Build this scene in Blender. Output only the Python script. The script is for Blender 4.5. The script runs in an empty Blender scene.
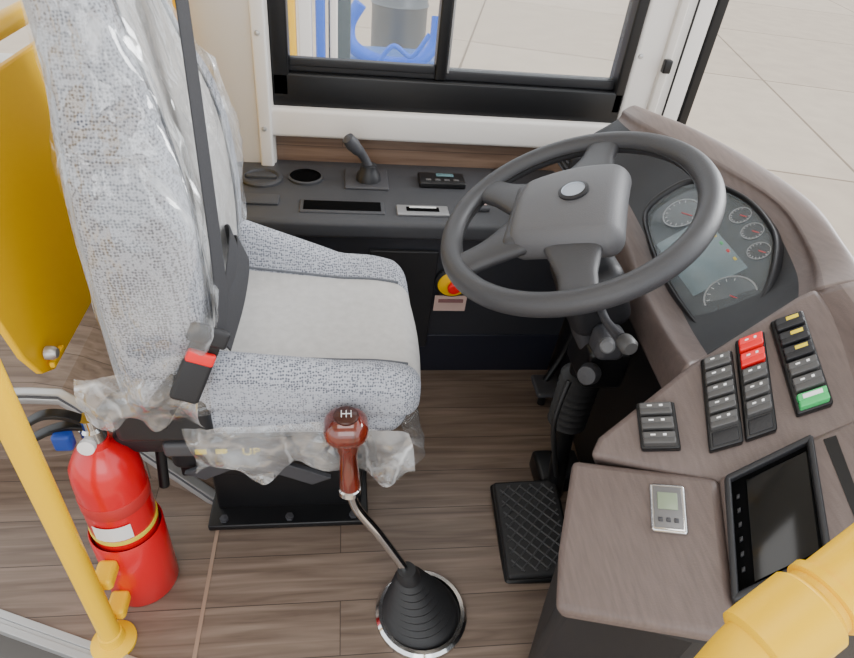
import bpy, bmesh, math, random
from mathutils import Vector, Matrix, noise
random.seed(4)
V=Vector
# ---------------------------------------------------------------- materials
def lin(c):
    return tuple(((x/255)/12.92 if x/255<=.04045 else ((x/255+.055)/1.055)**2.4) for x in c)+(1,)
MATS={}
def mat(name,rgb,rough=.5,metal=0,bump=0,bscale=300,var=0,vscale=8,stretch=(1,1,1),coat=0,spec=.5):
    if name in MATS: return MATS[name]
    m=bpy.data.materials.new(name);m.use_nodes=True;nt=m.node_tree;N=nt.nodes;L=nt.links
    b=N['Principled BSDF'];b.inputs['Base Color'].default_value=lin(rgb);b.inputs['Roughness'].default_value=rough
    b.inputs['Metallic'].default_value=metal;b.inputs['Coat Weight'].default_value=coat;b.inputs['Specular IOR Level'].default_value=spec
    tc=N.new('ShaderNodeTexCoord');mp=N.new('ShaderNodeMapping');mp.inputs['Scale'].default_value=stretch
    L.new(tc.outputs['Object'],mp.inputs[0])
    if var:
        n=N.new('ShaderNodeTexNoise');n.inputs['Scale'].default_value=vscale;n.inputs['Detail'].default_value=6
        L.new(mp.outputs[0],n.inputs['Vector'])
        r=N.new('ShaderNodeValToRGB');r.color_ramp.elements[0].position=.3;r.color_ramp.elements[1].position=.7
        r.color_ramp.elements[0].color=lin([max(0,c*(1-var)) for c in rgb]);r.color_ramp.elements[1].color=lin([min(255,c*(1+var)) for c in rgb])
        L.new(n.outputs['Fac'],r.inputs[0]);L.new(r.outputs[0],b.inputs['Base Color'])
    if bump:
        n=N.new('ShaderNodeTexNoise');n.inputs['Scale'].default_value=bscale;n.inputs['Detail'].default_value=3
        L.new(tc.outputs['Object'],n.inputs['Vector'])
        bp=N.new('ShaderNodeBump');bp.inputs['Strength'].default_value=bump;bp.inputs['Distance'].default_value=.002
        L.new(n.outputs['Fac'],bp.inputs['Height']);L.new(bp.outputs[0],b.inputs['Normal'])
    MATS[name]=m;return m
def wood(name,c1,c2,seam,plank=.12,length=1.1,rough=.45,axis='xy'):
    m=bpy.data.materials.new(name);m.use_nodes=True;nt=m.node_tree;N=nt.nodes;L=nt.links;b=N['Principled BSDF']
    tc=N.new('ShaderNodeTexCoord');mp0=N.new('ShaderNodeMapping');L.new(tc.outputs['Object'],mp0.inputs[0])
    if axis=='xz': mp0.inputs['Rotation'].default_value=(math.radians(-90),0,0)
    br=N.new('ShaderNodeTexBrick');br.inputs['Scale'].default_value=1;br.inputs['Brick Width'].default_value=length;br.inputs['Row Height'].default_value=plank
    br.inputs['Mortar Size'].default_value=.0010;br.inputs['Color1'].default_value=(0,0,0,1);br.inputs['Color2'].default_value=(1,1,1,1);br.offset=.37
    L.new(mp0.outputs[0],br.inputs[0])
    mp=N.new('ShaderNodeMapping');mp.inputs['Scale'].default_value=(1.5,26,26);L.new(mp0.outputs[0],mp.inputs[0])
    ad=N.new('ShaderNodeVectorMath');ad.operation='ADD';sc=N.new('ShaderNodeVectorMath');sc.operation='SCALE';sc.inputs['Scale'].default_value=7
    L.new(br.outputs['Color'],sc.inputs[0]);L.new(mp.outputs[0],ad.inputs[0]);L.new(sc.outputs[0],ad.inputs[1])
    n=N.new('ShaderNodeTexNoise');n.inputs['Scale'].default_value=2.2;n.inputs['Detail'].default_value=8;n.inputs['Distortion'].default_value=.6;L.new(ad.outputs[0],n.inputs['Vector'])
    r=N.new('ShaderNodeValToRGB');r.color_ramp.elements[0].position=.33;r.color_ramp.elements[1].position=.68
    r.color_ramp.elements[0].color=lin(c1);r.color_ramp.elements[1].color=lin(c2);L.new(n.outputs['Fac'],r.inputs[0])
    mx=N.new('ShaderNodeMix');mx.data_type='RGBA';mx.inputs[7].default_value=lin(seam);L.new(r.outputs[0],mx.inputs[6]);L.new(br.outputs['Fac'],mx.inputs[0])
    hs=N.new('ShaderNodeHueSaturation');ma=N.new('ShaderNodeMapRange');ma.inputs[3].default_value=.9;ma.inputs[4].default_value=1.06
    L.new(br.outputs['Color'],ma.inputs[0]);L.new(ma.outputs[0],hs.inputs['Value']);L.new(mx.outputs[2],hs.inputs['Color'])
    L.new(hs.outputs[0],b.inputs['Base Color']);b.inputs['Roughness'].default_value=rough
    MATS[name]=m;return m
def fabric(name,c1,c2,scale=170):
    m=bpy.data.materials.new(name);m.use_nodes=True;nt=m.node_tree;N=nt.nodes;L=nt.links;b=N['Principled BSDF']
    tc=N.new('ShaderNodeTexCoord');v=N.new('ShaderNodeTexVoronoi');v.inputs['Scale'].default_value=scale;v.inputs['Randomness'].default_value=.5
    L.new(tc.outputs['Object'],v.inputs['Vector'])
    r=N.new('ShaderNodeValToRGB');r.color_ramp.elements[0].position=.25;r.color_ramp.elements[1].position=.55
    r.color_ramp.elements[0].color=lin(c2);r.color_ramp.elements[1].color=lin(c1);L.new(v.outputs['Distance'],r.inputs[0])
    L.new(r.outputs[0],b.inputs['Base Color']);b.inputs['Roughness'].default_value=.9
    bp=N.new('ShaderNodeBump');bp.inputs['Strength'].default_value=.5;bp.inputs['Distance'].default_value=.002;L.new(v.outputs['Distance'],bp.inputs['Height']);L.new(bp.outputs[0],b.inputs['Normal'])
    MATS[name]=m;return m
def film(name,a0=.05,a1=.55,sc=9,haze=.28,bd=.02,gl_amt=.6,cap=.3,lo=.42):
    """thin clear polythene: transparent + white crease haze + fresnel gloss"""
    m=bpy.data.materials.new(name);m.use_nodes=True;nt=m.node_tree;N=nt.nodes;L=nt.links;N.remove(N['Principled BSDF']);outn=N['Material Output']
    tc=N.new('ShaderNodeTexCoord');mp=N.new('ShaderNodeMapping');mp.inputs['Scale'].default_value=(1,1.6,.6);mp.inputs['Rotation'].default_value=(.35,.2,0);L.new(tc.outputs['Object'],mp.inputs[0])
    n=N.new('ShaderNodeTexNoise');n.inputs['Scale'].default_value=7;n.inputs['Detail'].default_value=3;L.new(mp.outputs[0],n.inputs['Vector'])
    mv=N.new('ShaderNodeMix');mv.data_type='VECTOR';mv.inputs[0].default_value=.16;L.new(mp.outputs[0],mv.inputs[4]);L.new(n.outputs['Color'],mv.inputs[5])
    vo=N.new('ShaderNodeTexVoronoi');vo.feature='DISTANCE_TO_EDGE';vo.inputs['Scale'].default_value=sc;L.new(mv.outputs[1],vo.inputs['Vector'])
    vo2=N.new('ShaderNodeTexVoronoi');vo2.feature='DISTANCE_TO_EDGE';vo2.inputs['Scale'].default_value=sc*2.2;L.new(mv.outputs[1],vo2.inputs['Vector'])
    r=N.new('ShaderNodeMapRange');r.inputs[1].default_value=0;r.inputs[2].default_value=.06;r.inputs[3].default_value=a1;r.inputs[4].default_value=0;L.new(vo.outputs['Distance'],r.inputs[0])
    n2=N.new('ShaderNodeTexNoise');n2.inputs['Scale'].default_value=10;n2.inputs['Detail'].default_value=5;L.new(mp.outputs[0],n2.inputs['Vector'])
    mr=N.new('ShaderNodeMapRange');mr.inputs[1].default_value=lo;mr.inputs[2].default_value=lo+.28;L.new(n2.outputs[0],mr.inputs[0])
    mu=N.new('ShaderNodeMath');mu.operation='MULTIPLY';L.new(r.outputs[0],mu.inputs[0]);L.new(mr.outputs[0],mu.inputs[1])
    m3=N.new('ShaderNodeMath');m3.operation='MULTIPLY_ADD';m3.inputs[1].default_value=haze;L.new(mr.outputs[0],m3.inputs[0]);L.new(mu.outputs[0],m3.inputs[2])
    ad=N.new('ShaderNodeMath');ad.operation='ADD';ad.inputs[1].default_value=a0;ad.use_clamp=True;L.new(m3.outputs[0],ad.inputs[0])
    a2=N.new('ShaderNodeMath');a2.operation='MULTIPLY_ADD';a2.inputs[1].default_value=.4;L.new(vo2.outputs['Distance'],a2.inputs[0]);L.new(vo.outputs['Distance'],a2.inputs[2])
    bp=N.new('ShaderNodeBump');bp.inputs['Strength'].default_value=.8;bp.inputs['Distance'].default_value=bd;L.new(a2.outputs[0],bp.inputs['Height'])
    tr=N.new('ShaderNodeBsdfTransparent');di=N.new('ShaderNodeBsdfDiffuse');di.inputs[0].default_value=(.92,.94,.96,1);tl=N.new('ShaderNodeBsdfTranslucent');tl.inputs[0].default_value=(.92,.94,.96,1)
    md=N.new('ShaderNodeMixShader');md.inputs[0].default_value=.35;L.new(di.outputs[0],md.inputs[1]);L.new(tl.outputs[0],md.inputs[2])
    m1=N.new('ShaderNodeMixShader');L.new(ad.outputs[0],m1.inputs[0]);L.new(tr.outputs[0],m1.inputs[1]);L.new(md.outputs[0],m1.inputs[2])
    gl=N.new('ShaderNodeBsdfGlossy');gl.inputs['Roughness'].default_value=.14;L.new(bp.outputs[0],gl.inputs['Normal'])
    fr=N.new('ShaderNodeFresnel');fr.inputs[0].default_value=1.5
    fm=N.new('ShaderNodeMath');fm.operation='MULTIPLY';fm.inputs[1].default_value=gl_amt;L.new(fr.outputs[0],fm.inputs[0])
    fa=N.new('ShaderNodeMath');fa.operation='MINIMUM';fa.inputs[1].default_value=cap;L.new(fm.outputs[0],fa.inputs[0])
    m2=N.new('ShaderNodeMixShader');L.new(fa.outputs[0],m2.inputs[0]);L.new(m1.outputs[0],m2.inputs[1]);L.new(gl.outputs[0],m2.inputs[2])
    L.new(m2.outputs[0],outn.inputs[0]);MATS[name]=m;return m
def glass(name,tint=(.9,.95,.95,1),a=.1):
    m=bpy.data.materials.new(name);m.use_nodes=True;nt=m.node_tree;N=nt.nodes;L=nt.links
    b=N['Principled BSDF'];b.inputs['Base Color'].default_value=tint;b.inputs['Roughness'].default_value=.03;b.inputs['Alpha'].default_value=a
    MATS[name]=m;return m
BLK=mat('black_plastic',(34,34,37),.45,bump=.25,bscale=500,spec=.4)
BLK2=mat('black_smooth',(20,20,22),.35,spec=.4)
VOID=mat('hollow_shade_black',(6,6,7),.9,spec=.05)  # matte black that paints in the shade of hollows
DGR=mat('dark_grey_plastic',(62,62,66),.5,bump=.3,bscale=500)
CONS=mat('console_plastic',(60,61,65),.5,bump=.35,bscale=600)
WHL=mat('wheel_leather',(58,58,61),.45,bump=.3,bscale=450)
HUB=mat('wheel_hub_plastic',(88,88,91),.5,bump=.25,bscale=500)
GRY=mat('switch_grey',(76,75,75),.45)
BRN=mat('brown_dash',(103,90,86),.45,var=.06,vscale=22,stretch=(10,1,4),bump=.2,bscale=400)
BRN2=mat('brown_dash_light',(120,107,102),.45,var=.05,vscale=22,stretch=(10,1,4))
WHT=mat('white_trim',(226,222,218),.45)
CREAM=mat('cream_pillar',(208,203,197),.5)
ALU=mat('aluminium',(190,190,190),.35,.7)
CHR=mat('chrome',(215,215,215),.12,1)
YEL=mat('yellow_paint',(246,194,0),.38,spec=.35)
YELP=mat('yellow_panel',(248,196,0),.5,spec=.3)
RED=mat('red_paint',(215,0,22),.28,coat=.4)
REDP=mat('red_plastic',(235,20,28),.4)
WHITE=mat('white_label',(235,235,235),.5)
BLUE=mat('blue_plastic',(20,95,215),.4)
PINK=mat('pink_label',(205,175,165),.6)
KNOB=mat('knob_wood',(88,30,18),.15,var=.4,vscale=30,stretch=(1,1,.2),coat=1)
RUB=mat('rubber',(30,30,32),.55)
BELT=mat('belt_webbing',(44,44,48),.75,bump=.6,bscale=900)
SCR=mat('screen_glass',(10,11,12),.14,spec=.35)
LCD=mat('lcd_face',(100,116,122),.12,var=.15,vscale=14)
GREEN=mat('green_label',(60,185,105),.5)
LCDG=mat('lcd_greenish',(135,148,125),.3)
FLOORW=wood('floor_wood',(100,84,73),(136,119,106),(68,56,48),.115,1.2,.4)
PANW=wood('panel_wood',(98,76,62),(132,108,91),(78,60,48),.2,2.0,axis='xz')
FAB=fabric('dotted_fabric',(172,175,184),(86,90,100),230)
FABP=mat('plain_fabric',(192,190,188),.9,bump=.5,bscale=700,var=.03,vscale=60)
FILM=film('plastic_film',.03,.85,6,.34,.03,3.0,.22,.44);FILM2=film('plastic_film_loose',.10,.8,11,.32,.02,1.5,.3);GL=glass('window_glass')
# ---------------------------------------------------------------- mesh helpers
def obj(name,verts,faces,m,smooth=True,parent=None,mats=None,fm=None):
    me=bpy.data.meshes.new(name);me.from_pydata([tuple(v) for v in verts],[],faces)
    for mm in (mats or [m]): me.materials.append(mm)
    if fm: 
        for i,p in enumerate(me.polygons): p.material_index=fm[i]
    me.update()
    bm=bmesh.new();bm.from_mesh(me);bmesh.ops.recalc_face_normals(bm,faces=bm.faces);bm.to_mesh(me);bm.free()
    for p in me.polygons: p.use_smooth=smooth
    o=bpy.data.objects.new(name,me);bpy.context.collection.objects.link(o)
    if parent: o.parent=parent
    return o
def empty(name,loc=(0,0,0)):
    o=bpy.data.objects.new(name,None);bpy.context.collection.objects.link(o);o.empty_display_size=.05;return o
def sharp(o,ang=35):
    try:
        for p in o.data.polygons:p.use_smooth=True
        o.data.set_sharp_from_angle(angle=math.radians(ang))
    except Exception: pass
    return o
def frame(o,ex,n):
    ex=V(ex).normalized();n=V(n).normalized();ey=n.cross(ex).normalized();ex=ey.cross(n)
    M=Matrix((ex,ey,n)).transposed().to_4x4();M.translation=V(o);return M
I=Matrix.Identity(4)
def rbox(name,c,size,m,r=.005,n=3,M=I,parent=None,fn=None,sub=None,mats=None,fmf=None):
    hx,hy,hz=[s/2 for s in size];r=min(r,hx*.99,hy*.99,hz*.99);sub=sub or (1,1,1)
    def coords(h,k):
        a=[]
        for i in range(n+1):
            t=i/n*math.pi/4; a.append(-h+r-r*math.tan(math.pi/4-t))
        inner=[-h+r+(2*h-2*r)*j/k for j in range(1,k)] if k>1 else []
        return a+inner+[-v for v in reversed(a)]
    xs,ys,zs=coords(hx,sub[0]),coords(hy,sub[1]),coords(hz,sub[2])
    verts=[];idx={};faces=[]
    def vid(i,j,k):
        key=(i,j,k)
        if key not in idx:
            p=V((xs[i],ys[j],zs[k]));q=V((max(-hx+r,min(hx-r,p.x)),max(-hy+r,min(hy-r,p.y)),max(-hz+r,min(hz-r,p.z))))
            d=p-q
            if d.length>1e-9:p=q+d.normalized()*r
            idx[key]=len(verts);verts.append(p)
        return idx[key]
    X,Y,Zc=len(xs)-1,len(ys)-1,len(zs)-1
    for i in range(X):
        for j in range(Y):
            for k in (0,Zc): faces.append((vid(i,j,k),vid(i+1,j,k),vid(i+1,j+1,k),vid(i,j+1,k)))
    for i in range(X):
        for k in range(Zc):
            for j in (0,Y): faces.append((vid(i,j,k),vid(i+1,j,k),vid(i+1,j,k+1),vid(i,j,k+1)))
    for j in range(Y):
        for k in range(Zc):
            for i in (0,X): faces.append((vid(i,j,k),vid(i,j+1,k),vid(i,j+1,k+1),vid(i,j,k+1)))
    if fn: verts=[fn(p) for p in verts]
    fm=None
    if fmf: fm=[fmf(sum((verts[a] for a in f),V())/4) for f in faces]
    verts=[M@(p+V(c)) for p in verts]
    return obj(name,verts,faces,m,True,parent,mats,fm)
def lathe(name,prof,M,m,parent=None,seg=40,mats=None,mi=None):
    verts=[];faces=[];fm=[]
    for i,(r,z) in enumerate(prof):
        for s in range(seg):
            a=2*math.pi*s/seg;verts.append(M@V((r*math.cos(a),r*math.sin(a),z)))
    for i in range(len(prof)-1):
        for s in range(seg):
            t=(s+1)%seg;faces.append((i*seg+s,i*seg+t,(i+1)*seg+t,(i+1)*seg+s));fm.append(mi[i] if mi else 0)
    if prof[0][0]>1e-5: faces.append(tuple(range(seg)));fm.append(mi[0] if mi else 0)
    if prof[-1][0]>1e-5: faces.append(tuple((len(prof)-1)*seg+s for s in range(seg)));fm.append(mi[-1] if mi else 0)
    return sharp(obj(name,verts,faces,m,True,parent,mats,fm),40)
def cr(P,t,closed=False):
    n=len(P);i=int(math.floor(t));f=t-i
    g=(lambda k:P[k%n]) if closed else (lambda k:P[max(0,min(n-1,k))])
    a,b,c,d=g(i-1),g(i),g(i+1),g(i+2)
    return .5*((2*b)+(c-a)*f+(2*a-5*b+4*c-d)*f*f+(3*b-a-3*c+d)*f**3)
def smoothp(P,k=8,closed=False):
    P=[V(p) for p in P];n=len(P) if closed else len(P)-1
    out=[cr(P,i/k,closed) for i in range(n*k)]
    if not closed: out.append(P[-1])
    return out
def tube(name,P,r,m,parent=None,seg=14,closed=False,k=8,sm=True,flat=None,up=None):
    P0=[V(p) for p in P]
    pts=smoothp(P0,k,closed) if sm else P0
    n=len(pts);verts=[];faces=[]
    def rad(i):
        if isinstance(r,(int,float)):return r
        t=i/(k if sm else 1);j=min(int(t),len(r)-1);j2=min(j+1,len(r)-1);return r[j]+(r[j2]-r[j])*(t-int(t))
    nrm=None
    for i,p in enumerate(pts):
        a=pts[(i-1)%n] if (closed or i>0) else p;b=pts[(i+1)%n] if (closed or i<n-1) else p
        T=(b-a).normalized()
        if nrm is None:
            u=V(up) if up else (V((0,0,1)) if abs(T.z)<.9 else V((1,0,0)));nrm=(u-T*u.dot(T)).normalized()
        else: nrm=(nrm-T*nrm.dot(T)).normalized()
        bi=T.cross(nrm)
        for s in range(seg):
            an=2*math.pi*s/seg
            if flat:
                c,sn=math.cos(an),math.sin(an);e=.35
                verts.append(p+bi*flat[0]*math.copysign(abs(c)**e,c)+nrm*flat[1]*math.copysign(abs(sn)**e,sn))
            else: verts.append(p+(nrm*math.cos(an)+bi*math.sin(an))*rad(i))
    for i in range(n if closed else n-1):
        for s in range(seg):
            t=(s+1)%seg;j=(i+1)%n;faces.append((i*seg+s,i*seg+t,j*seg+t,j*seg+s))
    if not closed: faces+= [tuple(range(seg)),tuple((n-1)*seg+s for s in range(seg))]
    return sharp(obj(name,verts,faces,m,True,parent),50)
def slab(name,poly,n,th,m,parent=None,bev=.004,up=0):
    n=V(n).normalized();P=[V(p)+n*up for p in poly];k=len(P)
    o=obj(name,P+[p-n*th for p in P],[tuple(range(k)),tuple(range(2*k-1,k-1,-1))]+[(i,(i+1)%k,(i+1)%k+k,i+k) for i in range(k)],m,True,parent)
    if bev:
        b=o.modifiers.new('b','BEVEL');b.width=bev;b.segments=3;b.limit_method='ANGLE';b.angle_limit=math.radians(30)
    sharp(o,30);return o
def loft(name,rows,m,parent=None,k=8,mats=None,cm=None,th=0,kc=None):
    kc=kc or k
    R=[smoothp(r,kc) for r in rows];nc=len(R[0]);cols=[smoothp([r[j] for r in R],k) for j in range(nc)]
    nr=len(cols[0]);verts=[cols[j][i] for i in range(nr) for j in range(nc)];faces=[];fm=[]
    for i in range(nr-1):
        for j in range(nc-1):
            faces.append((i*nc+j,i*nc+j+1,(i+1)*nc+j+1,(i+1)*nc+j));fm.append(cm[j//kc] if cm else 0)
    o=obj(name,verts,faces,m,True,parent,mats,fm)
    if th:
        s=o.modifiers.new('s','SOLIDIFY');s.thickness=th;s.offset=-1
    return o
def quadM(TL,TR,BL):
    TL,TR,BL=V(TL),V(TR),V(BL);ex=(TR-TL);ey=(TL-BL);n=ex.cross(ey).normalized()
    if n.z<0:n=-n
    c=TL+(TR-TL)/2+(BL-TL)/2
    M=Matrix((ex.normalized(),ey.normalized(),n)).transposed().to_4x4();M.translation=c
    return M,ex.length,ey.length
# ================================================================ SHELL
slab('floor',[(-.285,1.5,0),(.95,1.5,0),(.95,.1,0),(-.05,.1,0),(-.05,.46,0),(-.41,.60,0),(-.69,.71,0),(-1.6,1.07,0),(-1.6,1.75,0),(-.285,1.75,0)],(0,0,1),.04,FLOORW,bev=0)
slab('trim_floor_joint',[(-.289,.56,.001),(-.281,.56,.001),(-.281,.94,.001),(-.289,.94,.001)],(0,0,1),.002,mat('joint',(155,130,112),.5),bev=0,up=.001)
st=empty('trim_step_nosing')
q=V((-.11,-.28,0)).normalized()
a=V((-.05,.46,0));b=V((-1.5,1.03,0))
for i,(o0,o1,h) in enumerate([(0,.014,.006),(.014,.022,.003),(.022,.036,.006)]):
    slab('nosing_rib_%d'%i,[a+q*o0,b+q*o0,b+q*o1,a+q*o1],(0,0,1),.02,ALU,st,.001,up=h)
slab('step_floor',[(-2,.0,-.25),(-.0,.0,-.25),(-.0,.6,-.25),(-2,1.3,-.25)],(0,0,1),.03,mat('grey_step',(120,116,112),.6),bev=0)
wa=empty('wheel_arch_box')
E=[(-1.5,1.08,.24),(-.72,1.11,.22),(-.66,1.12,.205),(-.62,1.105,.185),(-.30,.955,.012)]
E2=[(-1.5,1.7,.24),(-.72,1.7,.22),(-.66,1.7,.205),(-.62,1.7,.185),(-.30,1.7,.02)]
k=len(E)
obj('arch_top',E+E2,[(i,i+1,k+i+1,k+i) for i in range(k-1)],FLOORW,False,wa)
obj('arch_side',E+[(e[0],e[1],.001) for e in E],[(i,i+1,k+i+1,k+i) for i in range(k-1)],FLOORW,False,wa)
tube('arch_nosing_top',[V(e)+V((0,.008,.002)) for e in E],.01,ALU,wa,sm=False,flat=(.012,.003),up=(0,0,1))
tube('arch_nosing_groove',[V(e)+V((0,-.004,-.004)) for e in E],.004,DGR,wa,sm=False)
tube('arch_nosing_face',[V(e)+V((0.0,-.006,-.014)) for e in E],.006,ALU,wa,sm=False,flat=(.003,.009),up=(0,0,1))
wl=empty('wall_left')
def wbox(n,x0,x1,z0,z1,y0,y1,m,r=.004,p=None): return rbox(n,((x0+x1)/2,(y0+y1)/2,(z0+z1)/2),(x1-x0,y1-y0,z1-z0),m,r,2,parent=p)
wbox('lower_panel',-1.6,1.02,-.9,.58,1.74,1.80,PANW,p=wl)
wbox('wood_strip',-.30,.78,.50,.64,1.715,1.76,PANW,p=wl)
wbox('window_sill',-.20,.80,.635,.715,1.68,1.80,WHT,.012,p=wl)
wbox('pillar_rear',-.40,-.185,.5,2.3,1.69,1.80,CREAM,.01,p=wl)
wbox('pillar_rear_lip',-.225,-.19,.5,2.3,1.67,1.72,WHT,.006,p=wl)
wbox('pillar_front',.785,.97,.55,2.3,1.70,1.80,WHT,.012,p=wl)
wbox('pillar_front_ridge',.86,.885,.55,2.3,1.685,1.72,CREAM,.005,p=wl)
wbox('rear_wall',-1.6,-.40,.5,.78,1.72,1.80,CREAM,.01,p=wl)
wbox('windscreen_seal',.97,1.0,.6,2.3,1.70,1.8,BLK2,.006,p=wl)
wbox('header',-1.6,1.0,1.65,2.3,1.72,1.80,CREAM,.01,p=wl)
for s in((-.21,.9),(-.21,.66),(.80,.9),(.80,.74)):
    lathe('screw',[(.007,0),(.006,.003),(0,.004)],frame((s[0],1.668 if s[0]<0 else 1.699,s[1]),(1,0,0),(0,-1,0)),ALU,wl,12)
rbox('pillar_latch',(.87,1.675,.885),(.022,.02,.035),BLK2,.004,2,parent=wl)
tube('pillar_gap',[(.91,1.69,1.6),(.91,1.69,.6)],.003,BLK2,wl,sm=False)
w1=empty('window_1')
wbox('frame_bottom',-.185,.785,.71,.80,1.70,1.77,BLK2,.006,p=w1)
wbox('frame_bottom_rail',-.17,.78,.80,.825,1.72,1.76,BLK,.004,p=w1)
wbox('frame_left',-.185,-.14,.74,1.66,1.70,1.77,BLK2,.006,p=w1)
wbox('frame_right',.755,.785,.74,1.66,1.70,1.77,BLK2,.006,p=w1)
wbox('divider',.245,.275,.80,1.66,1.71,1.76,BLK2,.005,p=w1)
wbox('divider_light',.277,.283,.82,1.66,1.715,1.75,ALU,.001,p=w1)
wbox('slider_seal_left',-.14,.245,.815,.835,1.715,1.74,BLK,.003,p=w1)
obj('glass_pane',[(-.14,1.74,.8),(.76,1.74,.8),(.76,1.74,1.66),(-.14,1.74,1.66)],[(0,1,2,3)],GL,False,w1)
slab('unseen_ceiling',[(-2.2,-1.3,2.3),(1.05,-1.3,2.3),(1.05,1.8,2.3),(-2.2,1.8,2.3)],(0,0,1),.05,mat('ceiling_white',(225,225,222),.7),bev=0,up=.05)  # bus roof out of view, added to darken the interior against outside
# ================================================================ OUTSIDE
m=bpy.data.materials.new('concrete');m.use_nodes=True;N=m.node_tree.nodes;Lk=m.node_tree.links;b_=N['Principled BSDF']
tc=N.new('ShaderNodeTexCoord');br=N.new('ShaderNodeTexBrick');br.inputs['Scale'].default_value=1;br.inputs['Brick Width'].default_value=4.3;br.inputs['Row Height'].default_value=3.6;br.offset=0;br.inputs['Mortar Size'].default_value=.018
br.inputs['Color1'].default_value=lin((192,174,154));br.inputs['Color2'].default_value=lin((200,182,162));br.inputs['Mortar'].default_value=lin((142,124,106))
mp=N.new('ShaderNodeMapping');mp.inputs['Rotation'].default_value=(0,0,.25);mp.inputs['Location'].default_value=(.6,.9,0);Lk.new(tc.outputs['Object'],mp.inputs[0]);Lk.new(mp.outputs[0],br.inputs[0])
nn=N.new('ShaderNodeTexNoise');nn.inputs['Scale'].default_value=3;nn.inputs['Detail'].default_value=8;Lk.new(tc.outputs['Object'],nn.inputs[0])
hs=N.new('ShaderNodeHueSaturation');ma=N.new('ShaderNodeMapRange');ma.inputs[1].default_value=.3;ma.inputs[2].default_value=.7;ma.inputs[3].default_value=.92;ma.inputs[4].default_value=1.05
Lk.new(nn.outputs[0],ma.inputs[0]);Lk.new(ma.outputs[0],hs.inputs['Value']);Lk.new(br.outputs[0],hs.inputs['Color']);Lk.new(hs.outputs[0],b_.inputs['Base Color']);b_.inputs['Roughness'].default_value=.85
obj('ground',[(-30,-12,-.95),(40,-12,-.95),(40,50,-.95),(-30,50,-.95)],[(0,1,2,3)],m,False)
bar=empty('steel_barrel')
pf=[(.0,0),(.25,0),(.25,.5),(.262,.52),(.25,.54),(.25,1.1),(.262,1.12),(.25,1.14),(.25,1.68),(.257,1.7),(.24,1.72),(.235,1.69),(0,1.69)]
lathe('barrel_body',pf,Matrix.Translation((.50,6.1,-.95)),mat('barrel_steel',(104,108,112),.4,.4),bar)
hose=empty('blue_equipment_cart')
tube('hose',[(.12,5.0,.35),(.04,5.0,.2),(.08,4.95,.06),(.3,4.9,-.02),(.55,4.9,.0),(.68,4.95,.12),(.70,5.0,.3)],.05,BLUE,hose)
tube('hose_thin',[(.2,4.8,-.1),(.35,4.8,.12),(.5,4.8,.06),(.62,4.8,.22)],.018,BLUE,hose)
rbox('cart_box',(.36,5.2,-.4),(.75,.4,.75),mat('blue_cart',(70,110,175),.5),.05,3,parent=hose)
for x in(.1,.62): lathe('cart_wheel',[(0,0),(.12,0),(.12,.06),(0,.06)],frame((x,5,-.83),(1,0,0),(0,-1,0)),RUB,hose)
pk=empty('parked_bus_door_frame')
for i,(x,mm,w_) in enumerate([(-.36,BLUE,.06),(-.27,YEL,.045),(-.20,WHT,.07),(-.12,BLUE,.05),(-.05,WHT,.04)]):
    rbox('post_%d'%i,(x,3.6,.4),(w_,.07,2.7),mm,.01,2,parent=pk)
rbox('frame_base',(-.2,3.62,-.87),(.5,.1,.14),BLUE,.01,2,parent=pk)
rbox('door_glass',(-.02,3.65,.4),(.12,.02,2.5),mat('dark_door_glass',(70,84,92),.1),.005,2,parent=pk)
# ================================================================ SIDE CONSOLE
sc_=empty('side_console')
rbox('top',(.10,1.545,.53),(.80,.37,.05),CONS,.014,3,parent=sc_)
slab('front_panel',[(-.29,1.375,.52),(.66,1.375,.52),(.66,1.43,0.0),(-.29,1.43,0.0)],(0,-1,-.1),.02,mat('console_front',(42,43,49),.5,bump=.2),sc_,.003)
slab('hatch',[(.07,1.371,.47),(.25,1.371,.47),(.25,1.405,.12),(.07,1.405,.12)],(0,-1,-.1),.012,BLK,sc_,.003,up=.004)
slab('skirt',[(-.29,1.41,.16),(.66,1.41,.16),(.66,1.43,0),(-.29,1.43,0)],(0,-1,-.1),.012,mat('navy_black',(26,29,42),.5),sc_,.003,up=.002)
Z=V((0,0,1))
lathe('cup_lid',[(.055,0),(.055,.006),(.05,.010),(.044,.010),(.042,.004),(.0,.004)],Matrix.Translation((-.215,1.585,.555)),CONS,sc_)
rbox('cup_lid_grip',(-.215,1.585,.562),(.08,.014,.012),CONS,.004,2,parent=sc_)
rbox('cup_lid_frame',(-.215,1.46,.558),(.11,.05,.008),CONS,.003,2,parent=sc_)
lathe('cup_hole_ring',[(.047,0),(.047,.006),(.042,.008),(.040,.0015),(.0,.001)],Matrix.Translation((-.10,1.60,.5555)),CONS,sc_,mats=[CONS,VOID],mi=[0,0,1,1])  # shallow floor coloured black to paint the shade inside the hole
rbox('tray_slot_rim',(.0,1.435,.556),(.215,.066,.008),CONS,.004,2,parent=sc_)
rbox('tray_slot_shade',(.0,1.435,.5605),(.195,.048,.002),VOID,.001,1,parent=sc_)  # flat black sheet painted as the shade inside the slot
rbox('card_reader_plate',(.205,1.425,.558),(.135,.05,.008),mat('sil_plate',(150,150,152),.35,.5),.003,2,parent=sc_)
rbox('card_reader_slot',(.205,1.425,.563),(.085,.02,.003),VOID,.001,1,parent=sc_)
rbox('card_reader_bar',(.205,1.43,.5655),(.07,.006,.003),WHITE,.001,1,parent=sc_)
rbox('brake_valve_base',(.065,1.60,.558),(.12,.12,.010),DGR,.005,3,parent=sc_)
lathe('brake_valve_boot',[(.034,0),(.032,.02),(.024,.03),(.022,.045),(0,.05)],Matrix.Translation((.07,1.59,.56)),BLK,sc_)
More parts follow.
